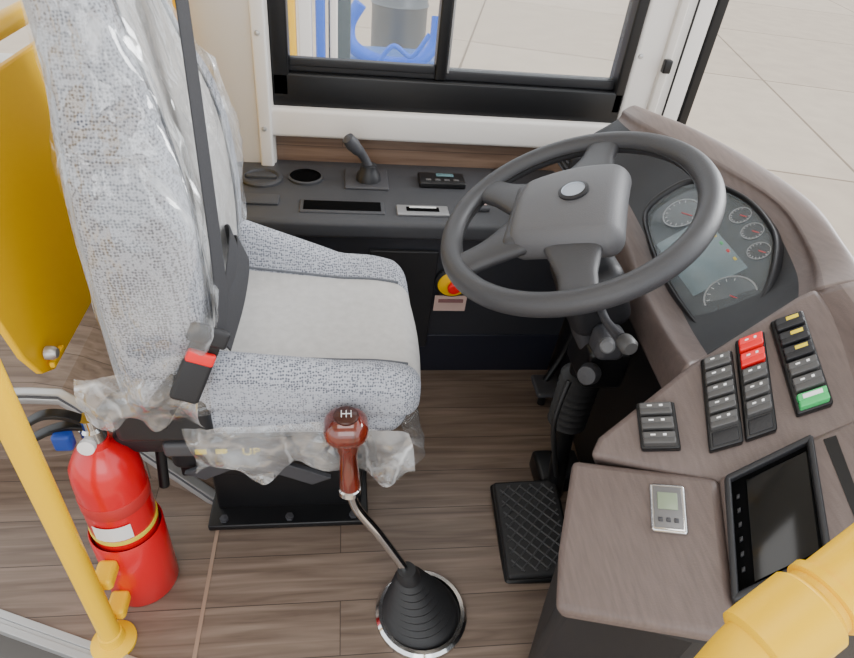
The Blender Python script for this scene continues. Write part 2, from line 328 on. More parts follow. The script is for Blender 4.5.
tube('brake_lever',[(.07,1.59,.60),(.055,1.585,.63),(.035,1.57,.66),(.02,1.56,.675)],[.012,.012,.015,.016],DGR,sc_)
lathe('brake_lever_knob',[(0,-.03),(.014,-.026),(.019,0),(.016,.022),(0,.03)],frame((.025,1.563,.672),(0,1,0),(-.5,-.2,.7)),DGR,sc_)
rbox('heater_controller',(.275,1.60,.563),(.13,.07,.018),BLK2,.005,3,parent=sc_)
rbox('heater_display',(.285,1.615,.573),(.05,.018,.002),mat('disp',(90,120,125),.2),.001,1,parent=sc_)
for i in range(4): rbox('heater_key_%d'%i,(.235+i*.026,1.582,.573),(.016,.010,.004),GRY,.002,2,parent=sc_)
rbox('socket_cap',(.36,1.46,.56),(.05,.05,.014),DGR,.005,2,parent=sc_)
rbox('socket_label',(.36,1.46,.568),(.035,.02,.002),PINK,.001,1,parent=sc_)
rbox('document_tray',(.54,1.55,.53),(.22,.34,.07),BLK,.03,4,parent=sc_)
rbox('document_tray_edge',(.50,1.40,.572),(.12,.012,.012),mat('lgrey',(170,170,172),.5),.003,2,parent=sc_)
eb=empty('emergency_stop_button')
Mb=frame((.30,1.385,.37),(1,0,0),(0,-1,-.1))
lathe('yellow_ring',[(.048,0),(.046,.012),(.036,.018),(0,.018)],Mb,YEL,eb)
lathe('red_button',[(.012,.016),(.012,.026),(.018,.028),(.018,.036),(.014,.04),(0,.041)],Mb,REDP,eb)
lathe('guard',[(.05,.0),(.05,.01),(.043,.016),(.043,.0)],Mb,BLK,eb)
slab('label',[(.255,1.378,.325),(.345,1.378,.325),(.345,1.384,.27),(.255,1.384,.27)],(0,-1,-.1),.003,PINK,eb,0,up=.002)
slab('label_text',[(.265,1.377,.315),(.335,1.377,.315),(.335,1.377,.305),(.265,1.377,.305)],(0,-1,-.1),.002,mat('txt',(130,90,90),.6),eb,0,up=.004)
# ================================================================ DRIVER SEAT
seat=empty('driver_seat')
CY=.97
lv=[(.47,-.30,.17,.09,.0),(.50,-.30,.205,.14,.01),(.56,-.297,.225,.16,.02),(.70,-.292,.235,.165,.035),(.85,-.295,.23,.16,.035),(.95,-.303,.205,.145,.03),(1.03,-.315,.165,.125,.015),(1.12,-.33,.14,.11,.005),(1.24,-.345,.135,.10,0),(1.31,-.35,.11,.07,0),(1.33,-.35,.05,.03,0)]
LV=smoothp([V((a,b,c)) for a,b,c,d_,e in lv],6);LD=smoothp([V((d_,e,0)) for a,b,c,d_,e in lv],6)
def backshape(off=0,wr=0,seg=64,lo=0,hi=999):
    rows=[]
    for i,(A,B) in enumerate(zip(LV,LD)):
        if i<lo or i>hi: continue
        z,cx,hw=A;dp,bo=B.x,B.y;row=[]
        for s in range(seg):
            a=2*math.pi*s/seg;c,sn=math.cos(a),math.sin(a);e=.55
            u=math.copysign(abs(c)**e,c);v=math.copysign(abs(sn)**e,sn)
            x=cx+u*(dp/2+off);y=CY+v*(hw+off)
            if u>0: x+= bo*min(1,abs(v)**3*1.2)*min(1,u*1.2)-.012*(1-abs(v))
            p=V((x,y,z+ (off if i>len(LV)-8 else 0)))
            if wr:
                w=noise.noise(V((p.x*9,p.y*16,p.z*6)))+.6*noise.noise(V((p.x*20+5,p.y*34,p.z*16)))
                fold=(1-abs(noise.noise(V((p.x*14+p.z*5,p.y*14-p.z*7,p.z*5+3))))*2.2);fold=max(0,fold)**3
                p+=V((1,.0 if abs(v)<.8 else math.copysign(1,v),0))*(wr*(w+.3)+.009*fold)
            row.append(p)
        rows.append(row)
    return rows
rows=backshape();seg=64
verts=[p for r in rows for p in r];faces=[];fm=[]
for i in range(len(rows)-1):
    for s in range(seg):
        t=(s+1)%seg;faces.append((i*seg+s,i*seg+t,(i+1)*seg+t,(i+1)*seg+s))
        a=2*math.pi*(s+.5)/seg;fm.append(1 if (math.cos(a)>0 and abs(math.sin(a))**.55<.66) else 0)
faces+=[tuple(range(seg)),tuple((len(rows)-1)*seg+s for s in range(seg))];fm+=[0,0]
obj('backrest',verts,faces,FAB,True,seat,[FAB,FABP],fm)
SEAM=mat('seam',(95,98,104),.9)
for sg in(-1,1):
    idx=min(range(seg),key=lambda s:(0 if math.cos(2*math.pi*s/seg)>0 else 9)+abs(math.sin(2*math.pi*s/seg)-sg*(.66**(1/.55))))
    tube('backrest_seam',[r[idx]+V((.001,0,0)) for r in rows[4:48]],.0028,SEAM,seat,sm=False,seg=8)
    idx=min(range(seg),key=lambda s:abs(math.cos(2*math.pi*s/seg)+.35)+(0 if math.sin(2*math.pi*s/seg)*sg>0 else 9))
    tube('backrest_edge_piping',[r[idx] for r in rows[4:56]],.0035,mat('pip',(150,153,158),.9),seat,sm=False,seg=8)
def cush(p):
    u=p.x/.225;v=p.y/.215;top=max(0,min(1,(p.z+.03)/.06))
    s=max(0,min(1,(abs(v)-.5)/.32));s=s*s*(3-2*s)
    q=p.copy()
    q.z+=top*(.036*s*(1-.35*max(0,u)**2)-.006*(1-s))
    q.z-=top*.03*max(0,u-.55)**1.5*1.6
    q.z+=top*(.085 if v>0 else .03)*max(0,.3-u)*s
    q.x+=-.02*(v*v)*(1 if u>0.6 else 0)*max(0,(u-.6)/.4)
    if p.z<0: q.y*=.96; q.x-=.02*max(0,u)
    return q
rbox('seat_cushion',(-.07,CY,.495),(.45,.43,.125),FAB,.042,5,parent=seat,fn=cush,sub=(24,24,6),mats=[FAB,FABP],fmf=lambda c:1 if (abs(c.y)<.132 and c.z>.0 and c.x>-.2) else 0)
for sg in(-1,1):
    tube('cushion_seam',[V((x,CY+sg*.132,.495+cush(V((x+.07,sg*.132,.0625))).z+.0005)) for x in [-.27+.03*i for i in range(14)]],.0026,SEAM,seat,seg=8,sm=False)
def shell(p):
    q=p.copy()
    q.y*=1-.12*max(0,-p.z/.05); q.x+= .03*max(0,-p.z/.05)*(-1 if p.x>0 else 1); return q
rbox('cushion_tray',(-.17,CY,.415),(.46,.40,.075),BLK,.02,4,parent=seat,fn=shell)
rbox('recliner_cover',(-.30,.765,.50),(.16,.035,.10),BLK,.016,4,parent=seat)
rbox('side_control_strip',(-.17,.762,.425),(.28,.02,.034),DGR,.008,3,parent=seat)
Y2=mat('label_yellow',(225,200,30),.5)
def text(body,loc,size,mm,parent,rot):
    c=bpy.data.curves.new(body,'FONT');c.body=body;c.size=size;c.extrude=.0006;c.materials.append(mm)
    o=bpy.data.objects.new('text_'+body.lower(),c);bpy.context.collection.objects.link(o);o.location=loc;o.rotation_euler=rot;o.parent=parent;return o
text('UP',(-.175,.7505,.415),.026,Y2,seat,(math.radians(90),0,0))
rbox('arrow_mark_1',(-.245,.751,.425),(.02,.003,.012),Y2,.002,2,parent=seat)
rbox('arrow_mark_2',(-.21,.751,.425),(.02,.003,.012),Y2,.002,2,parent=seat)
rbox('height_lever',(-.04,.757,.415),(.07,.02,.014),BLK,.006,3,parent=seat)
for sg in(-1,1):
    slab('scissor_a',[(-.32,CY+sg*.14,.36),(-.28,CY+sg*.14,.38),(-.02,CY+sg*.14,.24),(-.06,CY+sg*.14,.22)],(0,-1,0),.012,DGR,seat,.002)
    slab('scissor_b',[(-.06,CY+sg*.12,.38),(-.02,CY+sg*.12,.36),(-.28,CY+sg*.12,.22),(-.32,CY+sg*.12,.24)],(0,-1,0),.012,DGR,seat,.002)
rbox('suspension_bellows',(-.17,CY+.03,.31),(.36,.26,.17),RUB,.02,3,parent=seat)
rbox('pedestal_upper',(-.13,1.03,.20),(.42,.28,.035),BLK2,.006,2,parent=seat)
rbox('pedestal_box',(-.12,1.05,.11),(.34,.25,.19),BLK2,.008,2,parent=seat)
rbox('pedestal_foot',(-.12,1.03,.010),(.37,.31,.018),BLK2,.004,2,parent=seat)
for x in(-.27,-.12,.03): lathe('foot_bolt',[(.010,0),(.010,.008),(0,.009)],Matrix.Translation((x,.892,.019)),DGR,seat,6)
# clear wrap over the backrest
rw=backshape(.006,.012,seg=128,lo=2,hi=60)
vf=[];ff=[]
sel=[s for s in range(-44,45)]
for r in rw:
    for s in sel: vf.append(r[s%128])
nc=len(sel)
for i in range(len(rw)-1):
    for j in range(nc-1): ff.append((i*nc+j,i*nc+j+1,(i+1)*nc+j+1,(i+1)*nc+j))
obj('plastic_wrap_backrest',vf,ff,FILM,True,seat)
# loose bottom hem of the backrest wrap
hem=[]
for x in [-.40+.02*i for i in range(10)]:
    yb=.728+.008*math.sin(x*70)
    hem.append([V((x,yb+.008,.62)),V((x-.004,yb-.004,.58)),V((x-.006,yb-.012*math.sin(x*50),.545)),V((x-.004,yb+.008,.515+.012*math.sin(x*90)))])
hm=loft('plastic_wrap_hem',hem,FILM2,seat,k=6)
for v in hm.data.vertices:
    v.co.y+=-.008*abs(noise.noise(v.co*26))
ctrl=[[V((x,.750,.505-.015*abs(math.sin(x*9))-.12*max(0,x+.05))),V((x+.01,.742,.455-.09*max(0,x+.05))),V((x+.015,.735+.012*math.sin(x*40),.41-.08*max(0,x+.1))),V((x+.02,.742+.02*math.sin(x*55+1),.385-.02*math.sin(x*30)-.12*max(0,x+.08)))] for x in [-.27+.03*i for i in range(14)]]
fo=loft('plastic_wrap_cushion',ctrl,FILM2,seat,k=6)
for v in fo.data.vertices:
    w=noise.noise(v.co*16)+.35*noise.noise(v.co*40);v.co.y+=-.012*abs(w);v.co.z+=.010*w
fr=loft('plastic_wrap_front',[[V((.13+.02*math.sin(y*30),y,.45)),V((.155,y,.41)),V((.14+.015*math.sin(y*47),y,.36+.015*math.sin(y*33)))] for y in [.75+.03*i for i in range(12)]],FILM2,seat,k=6)
for v in fr.data.vertices:
    w=noise.noise(v.co*24);v.co.x+=.01*w
# ================================================================ SEAT BELT
sb=empty('seat_belt')
tube('shoulder_strap',[(-.252,1.10,1.28),(-.226,1.0,1.10),(-.198,.875,.888),(-.183,.80,.75),(-.184,.757,.675)],.01,BELT,sb,flat=(.021,.0016),up=(1,-.25,0),k=10)
tube('lap_strap',[(-.225,1.12,.60),(-.195,1.07,.655),(-.178,.98,.68),(-.173,.86,.685),(-.183,.765,.665)],.01,BELT,sb,flat=(.024,.0018),up=(.8,0,.6),k=10)
tube('lap_strap_return',[(-.235,1.09,.66),(-.195,1.0,.72),(-.183,.90,.72),(-.183,.775,.68)],.01,BELT,sb,flat=(.018,.0018),up=(.9,0,.4),k=10)
Mk=frame((-.215,.735,.655),(.35,0,.75),(.2,-1,.25))
rbox('tongue',(.035,0,.004),(.05,.045,.004),BLK2,.0015,2,M=Mk,parent=sb)
rbox('tongue_handle',(.045,.0,.006),(.03,.06,.016),BLK,.006,3,M=Mk,parent=sb)
rbox('buckle_body',(-.035,0,0),(.075,.045,.022),BLK,.007,3,M=Mk,parent=sb)
rbox('buckle_release',(.008,0,.003),(.020,.042,.024),REDP,.004,3,M=Mk,parent=sb)
tube('buckle_stalk',[(-.245,.738,.61),(-.28,.742,.56),(-.31,.75,.50)],.01,BLK,sb,flat=(.022,.005),up=(0,-1,.2))
# ================================================================ STEERING WHEEL
sw=empty('steering_wheel')
WC=V((.402,.945,.81))
MW=frame(WC,(0,1,0),(-.436,-.04,.9))
e2=(MW.to_3x3()@V((0,1,0)))
fl_=-1 if e2.x<0 else 1
RR=.225
circ=[MW@V((RR*math.cos(2*math.pi*i/96),RR*math.sin(2*math.pi*i/96),0)) for i in range(96)]
tube('rim',circ,.0205,WHL,sw,seg=20,closed=True,sm=False)
tube('rim_stitch',[MW@V(((RR-.0205)*math.cos(2*math.pi*i/96),(RR-.0205)*math.sin(2*math.pi*i/96),0)) for i in range(96)],.0014,BLK2,sw,seg=6,closed=True,sm=False)
base=math.radians(-66)
Mh=MW@Matrix.Rotation((base+math.pi/2)*fl_,4,'Z')
def H(x,y,z): return Mh@V((x,y*fl_,z))
def hubf(p):
    q=p.copy();v=p.y*fl_/.10
    q.x*=1+.10*v-.10*v*v; q.z-=.012*(p.x/.10)**2+.010*v*v
    return q
rbox('hub_pad',(0,-.004*fl_,.018),(.215,.20,.062),HUB,.03,6,M=Mh,parent=sw,fn=hubf,sub=(8,8,1))
rbox('hub_lower_trim',(0,-.088*fl_,.004),(.18,.05,.04),WHL,.018,4,M=Mh,parent=sw)
lathe('hub_back',[(.03,-.10),(.05,-.06),(.06,-.02),(.05,0)],MW,BLK,sw)
lathe('emblem_ring',[(.026,0),(.026,.004),(.020,.006),(.019,.004),(0,.004)],Mh@Matrix.Translation((0,.012*fl_,.0475)),HUB,sw,mats=[BLK,mat('emblem_grey',(160,168,180),.35)],mi=[0,0,1,1])
for nm,ang in [('upper_left',-90+100),('upper_right',-90-100),('lower_left',-90+32),('lower_right',-90-32)]:
    a=math.radians(ang)
    dx,dy=math.cos(a),math.sin(a)
    ctr=[H(dx*.05,dy*.05,.008),H(dx*.10,dy*.10,.006),H(dx*.16,dy*.16,.001),H(dx*.224,dy*.224,0)]
    P=smoothp(ctr,8);verts=[];faces=[];sgm=16
    pr=(Mh.to_3x3()@V((-dy,dx*fl_,0))).normalized();nz=Mh.to_3x3()@V((0,0,1))
    for i,p in enumerate(P):
        t=i/(len(P)-1);w=.048*(1-t)**1.3+.022+.010*max(0,t-.7)/.3;h=.015-.002*t
        for s in range(sgm):
            an=2*math.pi*s/sgm;c,sn=math.cos(an),math.sin(an)
            verts.append(p+pr*w*math.copysign(abs(c)**.7,c)+nz*h*math.copysign(abs(sn)**.8,sn))
    for i in range(len(P)-1):
        for s in range(sgm):
            t=(s+1)%sgm;faces.append((i*sgm+s,i*sgm+t,(i+1)*sgm+t,(i+1)*sgm+s))
    faces+=[tuple(range(sgm)),tuple((len(P)-1)*sgm+s for s in range(sgm))]
    obj('spoke_'+nm,verts,faces,WHL,True,sw)
co=empty('steering_column')
ax=V((-.436,-.04,.9)).normalized()
Mc=frame(WC-ax*.18,(0,1,0),ax)
rbox('shroud_upper',(0,0,.0),(.13,.12,.15),BLK,.03,5,M=Mc,parent=co)
rbox('shroud_lower',(0,-.01*fl_,-.10),(.10,.09,.10),DGR,.025,4,M=Mc,parent=co)
tube('indicator_stalk',[(.48,.90,.65),(.48,.85,.645),(.485,.80,.65),(.485,.785,.655)],[.008,.008,.011,.013],DGR,co)
lathe('indicator_stalk_tip',[(.014,0),(.016,.006),(.016,.022),(.012,.028),(0,.028)],frame((.485,.785,.655),(1,0,0),(.1,-1,.1)),GRY,co)
rbox('ignition_housing',(.505,.865,.585),(.06,.06,.06),DGR,.018,4,parent=co)
lathe('ignition_lock',[(.014,0),(.014,.016),(.010,.020),(0,.020)],frame((.49,.84,.60),(1,0,0),(-.4,-1,.4)),mat('lock_grey',(110,110,112),.4),co,24)
tube('wiper_stalk',[(.48,.99,.67),(.50,1.06,.70),(.52,1.13,.72),(.525,1.17,.73)],[.008,.008,.010,.012],GRY,co)
tube('shaft',[(.50,.95,.60),(.512,.95,.45),(.525,.95,.25),(.55,.95,.0)],.022,BLK2,co)
pf=[(.03,0)]
for i in range(8): pf+=[(.045,.008+i*.02),(.032,.018+i*.02)]
lathe('shaft_bellows',pf,Matrix.Translation((.52,.95,.27)),RUB,co)
rbox('column_bracket',(.53,.93,.50),(.09,.12,.10),BLK2,.015,3,parent=co)
lathe('adjust_knob',[(.02,0),(.022,.01),(.018,.03),(0,.032)],frame((.49,.86,.51),(0,1,0),(-.6,-.6,.3)),DGR,co)
rbox('floor_bracket',(.565,1.0,.03),(.12,.10,.06),BLK2,.01,2,parent=co)
tube('cable_loop',[(.47,.90,.45),(.45,.87,.36),(.48,.88,.24),(.53,.93,.1)],.006,RUB,co)
pd=empty('accelerator_pedal')
Mp=frame((.458,.83,.035),(1,-.03,.0),(-.10,-.12,1))
rbox('pedal_plate',(0,0,0),(.16,.245,.018),RUB,.008,3,M=Mp,parent=pd)
rbox('pedal_frame',(0,0,-.018),(.172,.256,.02),BLK2,.008,2,M=Mp,parent=pd)
TR_=mat('tread',(66,66,68),.5)
for i in range(-7,8):
    for sg in(-1,1):
        x0,y0,x1,y1=-.066,i*.03-.034*sg*2,.066,i*.03+.034*sg*2
        def clip(xa,ya,xb,yb):
            f=lambda t:(xa+(xb-xa)*t,ya+(yb-ya)*t);ts=[t/40 for t in range(41) if abs(f(t/40)[1])<=.11]
            return (f(ts[0]),f(ts[-1])) if len(ts)>2 else None
        c=clip(x0,y0,x1,y1)
        if c: tube('tread_rib',[Mp@V((c[0][0],c[0][1],.010)),Mp@V((c[1][0],c[1][1],.010))],.0022,TR_,pd,sm=False,seg=6)
bp=empty('brake_pedal')
rbox('pedal_pad',(.60,1.27,.08),(.08,.09,.018),DGR,.008,3,parent=bp)
tube('pedal_arm',[(.60,1.29,.085),(.64,1.30,.2),(.655,1.30,.36)],.010,BLK2,bp)
tube('pedal_floor_stop',[(.60,1.28,.075),(.60,1.28,.0)],.012,BLK2,bp)
# ================================================================ GEAR LEVER
gl=empty('gear_lever')
G=V((.172,.65,0))
lathe('base_ring',[(.098,0),(.098,.012),(.092,.018),(.084,.018),(.082,.006),(0,.006)],Matrix.Translation(G),CHR,gl,mats=[CHR,RUB],mi=[0,0,0,0,1])
pf=[(.082,.006),(.08,.02)]
for i in range(8):
    r=.078-.0065*i;z=.022+i*.015;pf+=[(r,z+.004),(r-.009,z+.011)]
pf+=[(.024,.145),(.018,.165),(0,.166)]
sh=Matrix.Identity(4);sh[0][2]=-.25;sh[1][2]=.06
lathe('bellows_boot',pf,Matrix.Translation(G)@sh,RUB,gl,48)
tube('rod',[(.135,.66,.14),(.12,.665,.175),(.07,.675,.27),(.03,.685,.335),(.018,.69,.38),(.015,.695,.42)],.0092,CHR,gl)
lathe('grip',[(.016,-.002),(.019,.01),(.017,.05),(.016,.08),(.022,.10),(.026,.115)],frame((.016,.692,.385),(1,0,0),(-.05,.20,1)),KNOB,gl)
lathe('grip_collar',[(.017,0),(.020,.003),(.020,.012),(.017,.015)],frame((.016,.69,.375),(1,0,0),(-.05,.20,1)),CHR,gl)
rbox('knob',(.008,.718,.517),(.076,.072,.058),KNOB,.028,6,parent=gl)
lathe('knob_cap',[(.021,0),(.021,.003),(.017,.005),(0,.006)],Matrix.Translation((.008,.718,.5445)),mat('knob_cap',(60,28,20),.2),gl)
for x in(-.008,0,.008): rbox('shift_mark',(.008+x,.718,.551),(.0014,.016,.0012),WHITE,.0005,1,parent=gl)
rbox('shift_mark_bar',(.008,.718,.551),(.017,.0014,.0012),WHITE,.0005,1,parent=gl)
# ================================================================ DASHBOARD
da=empty('dashboard')
rowsD=[
 [(.60,1.50,.66),(.60,1.49,.73),(.63,1.49,.755),(.69,1.49,.80),(.715,1.50,.83),(.74,1.51,.80)],
 [(.60,1.38,.63),(.60,1.37,.71),(.63,1.37,.735),(.69,1.40,.805),(.72,1.41,.845),(.76,1.43,.80)],
 [(.605,1.21,.60),(.605,1.21,.68),(.645,1.22,.70),(.735,1.27,.80),(.768,1.30,.85),(.81,1.33,.81)],
 [(.60,1.09,.58),(.60,1.09,.66),(.640,1.08,.685),(.775,1.11,.81),(.815,1.14,.85),(.86,1.16,.81)],
 [(.588,.968,.57),(.588,.968,.645),(.632,.96,.672),(.80,.97,.81),(.832,.95,.85),(.88,.95,.81)],
 [(.567,.80,.58),(.567,.80,.655),(.615,.81,.668),(.785,.83,.785),(.800,.80,.845),(.85,.79,.81)],
 [(.53,.665,.62),(.53,.665,.697),(.57,.68,.71),(.715,.72,.795),(.765,.69,.845),(.82,.66,.80)],
]
R2=[]
for r in rowsD:
    r=[V(p) for p in r];c=r[4];inn=r[3].lerp(c,.35)+V((0,0,.010))
    R2.append(r[:3]+[r[3].lerp(r[2],.04),inn,c+V((.022,.005,-.002)),c+V((.05,.02,-.06))])
loft('binnacle_surround',R2,BRN,da,k=8,mats=[BRN,BLK,BRN2],cm=[0,0,1,0,2,2],th=.006)
nearR=[[V((.68,.71,.775)),V((.715,.72,.798)),V((.745,.70,.835)),V((.787,.695,.843)),V((.82,.70,.79))],[V((.68,.60,.745)),V((.715,.60,.78)),V((.735,.585,.82)),V((.78,.58,.828)),V((.81,.58,.77))],[V((.66,.50,.715)),V((.70,.50,.75)),V((.72,.47,.80)),V((.765,.46,.808)),V((.80,.46,.75))],[V((.63,.38,.68)),V((.66,.38,.715)),V((.68,.34,.77)),V((.73,.33,.778)),V((.76,.33,.72))],[V((.61,.28,.66)),V((.64,.28,.70)),V((.65,.23,.74)),V((.70,.22,.748)),V((.73,.22,.69))]]
loft('outer_wing',nearR,BRN,da,k=6,mats=[BRN,BRN2],cm=[0,0,1,1],th=.006)
nS=V((-.45,-.25,.86)).normalized()
P0=V((.58,.60,.71))
def onS(p): p=V(p);return p-nS*((p-P0).dot(nS))
slab('switch_panel',[onS(p) for p in [(.53,.665,.70),(.70,.715,.80),(.73,.72,.81),(.74,.60,.79),(.71,.48,.735),(.52,.482,.65),(.37,.58,.60),(.39,.605,.61)]],nS,.05,BRN,da,.01)
nC=V((-.45,-.1,.88)).normalized();PC=V((.42,.46,.60))
def onC(p): p=V(p);return p-nC*((p-PC).dot(nC))
slab('clock_console',[onC(p) for p in [(.35,.59,.58),(.518,.492,.65),(.463,.295,.60),(.28,.385,.52),(.30,.46,.54)]],nC,.035,BRN,da,.012)
slab('monitor_surround',[onC(p) for p in [(.517,.492,.65),(.70,.515,.74),(.68,.37,.71),(.65,.27,.70),(.462,.295,.60)]],nC,.04,BRN,da,.008)
Ms,w,h=quadM(onC((.524,.483,.65)),onC((.632,.502,.71)),onC((.474,.335,.61)))
for nm,cx,cy,sx,sy in [('top',0,h*.485,w*1.02,.010),('bottom',0,-h*.485,w*1.02,.010),('left',-w*.485,0,.010,h),('right',w*.485,0,.010,h)]:
    rbox('monitor_bezel_'+nm,(cx,cy,.006),(sx,sy,.018),BLK,.004,3,M=Ms,parent=da)
rbox('monitor_recess',(0,0,.001),(w*.97,h*.97,.006),VOID,.001,1,M=Ms,parent=da)
rbox('monitor_screen',(.012,-.002,.004),(w*.74,h*.84,.005),SCR,.001,1,M=Ms,parent=da)
for i in range(6): rbox('monitor_key_%d'%i,(-w*.38,h*(-.30+.12*i),.005),(.005,.006,.004),BLK,.001,1,M=Ms,parent=da)
slab('monitor_side_slot',[onC(p) for p in [(.648,.498,.71),(.662,.498,.72),(.635,.36,.69),(.622,.36,.69)]],nC,.002,BLK2,da,0,up=.001)
Mq,w,h=quadM(onC((.437,.512,.61)),onC((.475,.492,.63)),onC((.415,.445,.60)))
rbox('clock_bezel',(0,0,.003),(w,h,.010),CHR,.005,3,M=Mq,parent=da)
rbox('clock_face',(0,0,.0085),(w*.78,h*.84,.002),mat('clock_silver',(120,120,122),.35,.4),.002,2,M=Mq,parent=da)
rbox('clock_lcd',(0,.008,.0100),(w*.55,h*.35,.002),LCDG,.001,1,M=Mq,parent=da)
for i in(-1,0,1): rbox('clock_key_%d'%i,(i*.010,-.019,.010),(.006,.006,.003),DGR,.001,1,M=Mq,parent=da)
def prism(n,top,bot,m,par,bev=.01):
    k=len(top);o=obj(n,[V(p) for p in top]+[V(p) for p in bot],[tuple(range(k)),tuple(range(2*k-1,k-1,-1))]+[(i,(i+1)%k,(i+1)%k+k,i+k) for i in range(k)],m,True,par)
    b=o.modifiers.new('b','BEVEL');b.width=bev;b.segments=3;sharp(o,30);return o
prism('lower_body',[(.37,.57,.56),(.31,.46,.52),(.30,.40,.50),(.46,.32,.55),(.70,.30,.60),(.74,.60,.70),(.56,.66,.64)],
      [(.57,.86,.0),(.45,.66,.0),(.37,.52,.0),(.46,.34,.0),(.75,.30,.0),(.90,.70,.0),(.65,.90,.0)],BLK,da,.015)
prism('bulkhead',[(.66,1.5,.70),(.66,.66,.60),(.80,.66,.70),(.80,1.5,.78)],[(.67,1.5,0),(.64,.85,0),(.95,.85,0),(.95,1.5,0)],BLK2,da,.01)
rbox('air_vent',(.585,1.46,.70),(.05,.11,.07),BLK,.012,3,parent=da)
for i in range(4): rbox('vent_slat_%d'%i,(.558,1.46,.68+i*.014),(.006,.09,.004),DGR,.001,1,parent=da)
nK=V((-.62,-.1,.78)).normalized();PK=V((.71,.94,.73))
def onK(p,up=0): p=V(p);return p-nK*((p-PK).dot(nK)-up)
out=[(.657,1.13,.712),(.70,1.15,.75),(.746,1.133,.783),(.78,1.036,.80),(.790,.95,.79),(.776,.886,.775),(.731,.81,.73),(.690,.79,.69),(.649,.80,.662),(.636,.86,.665),(.634,.953,.673),(.64,1.05,.69)]
O=smoothp([onK(p,.006) for p in out],5,True)
slab('cluster_housing',O,nK,.03,BLK2,da,.0)
cen=sum(O,V())/len(O)
hood=[[cen+(p-cen)*1.0+nK*.000,cen+(p-cen)*1.02+nK*.014,cen+(p-cen)*1.06+nK*.016,cen+(p-cen)*1.12+nK*.0] for p in O+[O[0]]]
loft('cluster_hood',hood,BLK,da,k=2)
slab('cluster_face',[cen+(p-cen)*.95 for p in O],nK,.002,mat('cluster_face',(52,58,62),.1,var=.3,vscale=5),da,0,up=.001)
obj('cluster_cover_glass',[cen+nK*.014]+[cen+(p-cen)*.99+nK*.010 for p in O],[(0,i+1,(i+1)%len(O)+1) for i in range(len(O))],glass('cover_glass',(.3,.34,.36,1),.22),True,da)
MK=lambda p,up:frame(onK(p,up),(0,1,0),nK)
def gauge(n,p,r,big=False):
    M=MK(p,.0085)
    lathe(n+'_dial',[(r,0),(r,.0015),(0,.0015)],M,mat('dial_big',(96,101,104),.15) if big else mat('dial',(36,38,42),.2),da,32)
    lathe(n+'_ring',[(r,.001),(r,.003),(r*.94,.003),(r*.94,.001)],M,mat('gauge_ring',(170,172,175),.3,.4),da,32)
    for i in range(13):
        a=math.radians(-130+i*260/12);c,s=math.sin(a),math.cos(a)
        tube(n+'_tick',[M@V((c*r*.75,s*r*.75,.002)),M@V((c*r*.88,s*r*.88,.002))],.0006,WHITE,da,sm=False,seg=5)
    tube(n+'_needle',[M@V((0,0,.003)),M@V((-r*.6,-r*.3,.003))],.0010,REDP,da,sm=False,seg=5)
gauge('tachometer',(.700,1.085,.743),.038,True)
gauge('speedometer',(.695,.84,.707),.045,True)
gauge('fuel_gauge',(.768,1.00,.784),.020)
gauge('temp_gauge',(.768,.95,.778),.020)
gauge('pressure_gauge',(.755,.90,.77),.020)
ML=MK((.683,.96,.725),.009)
rbox('lcd_display',(0,0,0),(.165,.105,.002),mat('lcd_face_glare',(118,136,142),.12,var=.15,vscale=14),.001,1,M=ML,parent=da)  # display colour lightened to paint in the glare on it
for i in range(5): rbox('tell_tale_%d'%i,(-.05+i*.025,.045*fl_,.001),(.009,.005,.0015),[Y2,REDP,GREEN,Y2,REDP][i],.001,1,M=ML,parent=da)
def bank(n,TL,TR,BL,cells):
    M,w,h=quadM(onS(TL),onS(TR),onS(BL))
    rbox(n+'_frame',(0,0,.004),(w+.005,h+.005,.016),BLK2,.004,3,M=M,parent=da)
    k=len(cells);dy=h/k
    for i,c in enumerate(cells):
        yy=h/2-dy*(i+.5)
        if c=='x': rbox(n+'_blank_%d'%i,(0,yy,.012),(w*.86,dy*.86,.004),BLK,.002,2,M=M,parent=da);continue
        mm={'g':GRY,'r':REDP,'d':DGR,'w':WHITE,'n':GREEN,'y':BLK}[c]
        for hh,sgn in ((0,1),(1,-1)):
            Mr=M@Matrix.Translation((0,yy+sgn*dy*.21,.015))@Matrix.Rotation(.16*sgn,4,'X')
            rbox(n+'_rocker_%d_%d'%(i,hh),(0,0,0),(w*.90,dy*.44,.012),mm,.0025,3,M=Mr,parent=da)
            if hh==0:
                if c=='n': rbox(n+'_mark_%d'%i,(0,0,.0063),(w*.6,dy*.25,.001),WHITE,.0004,1,M=Mr,parent=da)
                elif c=='y': rbox(n+'_mark_%d'%i,(w*.1,0,.0063),(w*.4,dy*.22,.001),Y2,.0004,1,M=Mr,parent=da)
                else:
                    rbox(n+'_mark_%d'%i,(-w*.16,0,.0063),(w*.14,dy*.10,.001),WHITE,.0004,1,M=Mr,parent=da)
                    rbox(n+'_markb_%d'%i,(w*.16,0,.0063),(w*.10,dy*.14,.001),WHITE,.0004,1,M=Mr,parent=da)
bank('bank_a',(.452,.628,.65),(.495,.612,.67),(.440,.562,.63),['g','g','g'])
bank('bank_b',(.55,.66,.71),(.588,.658,.73),(.52,.53,.66),['g','g','g','g','g','x'])
bank('bank_c',(.60,.67,.74),(.634,.67,.76),(.567,.53,.68),['r','r','g','g','g','x'])
bank('bank_d',(.65,.68,.77),(.690,.68,.79),(.632,.54,.72),['y','y','y','g','g','n'])
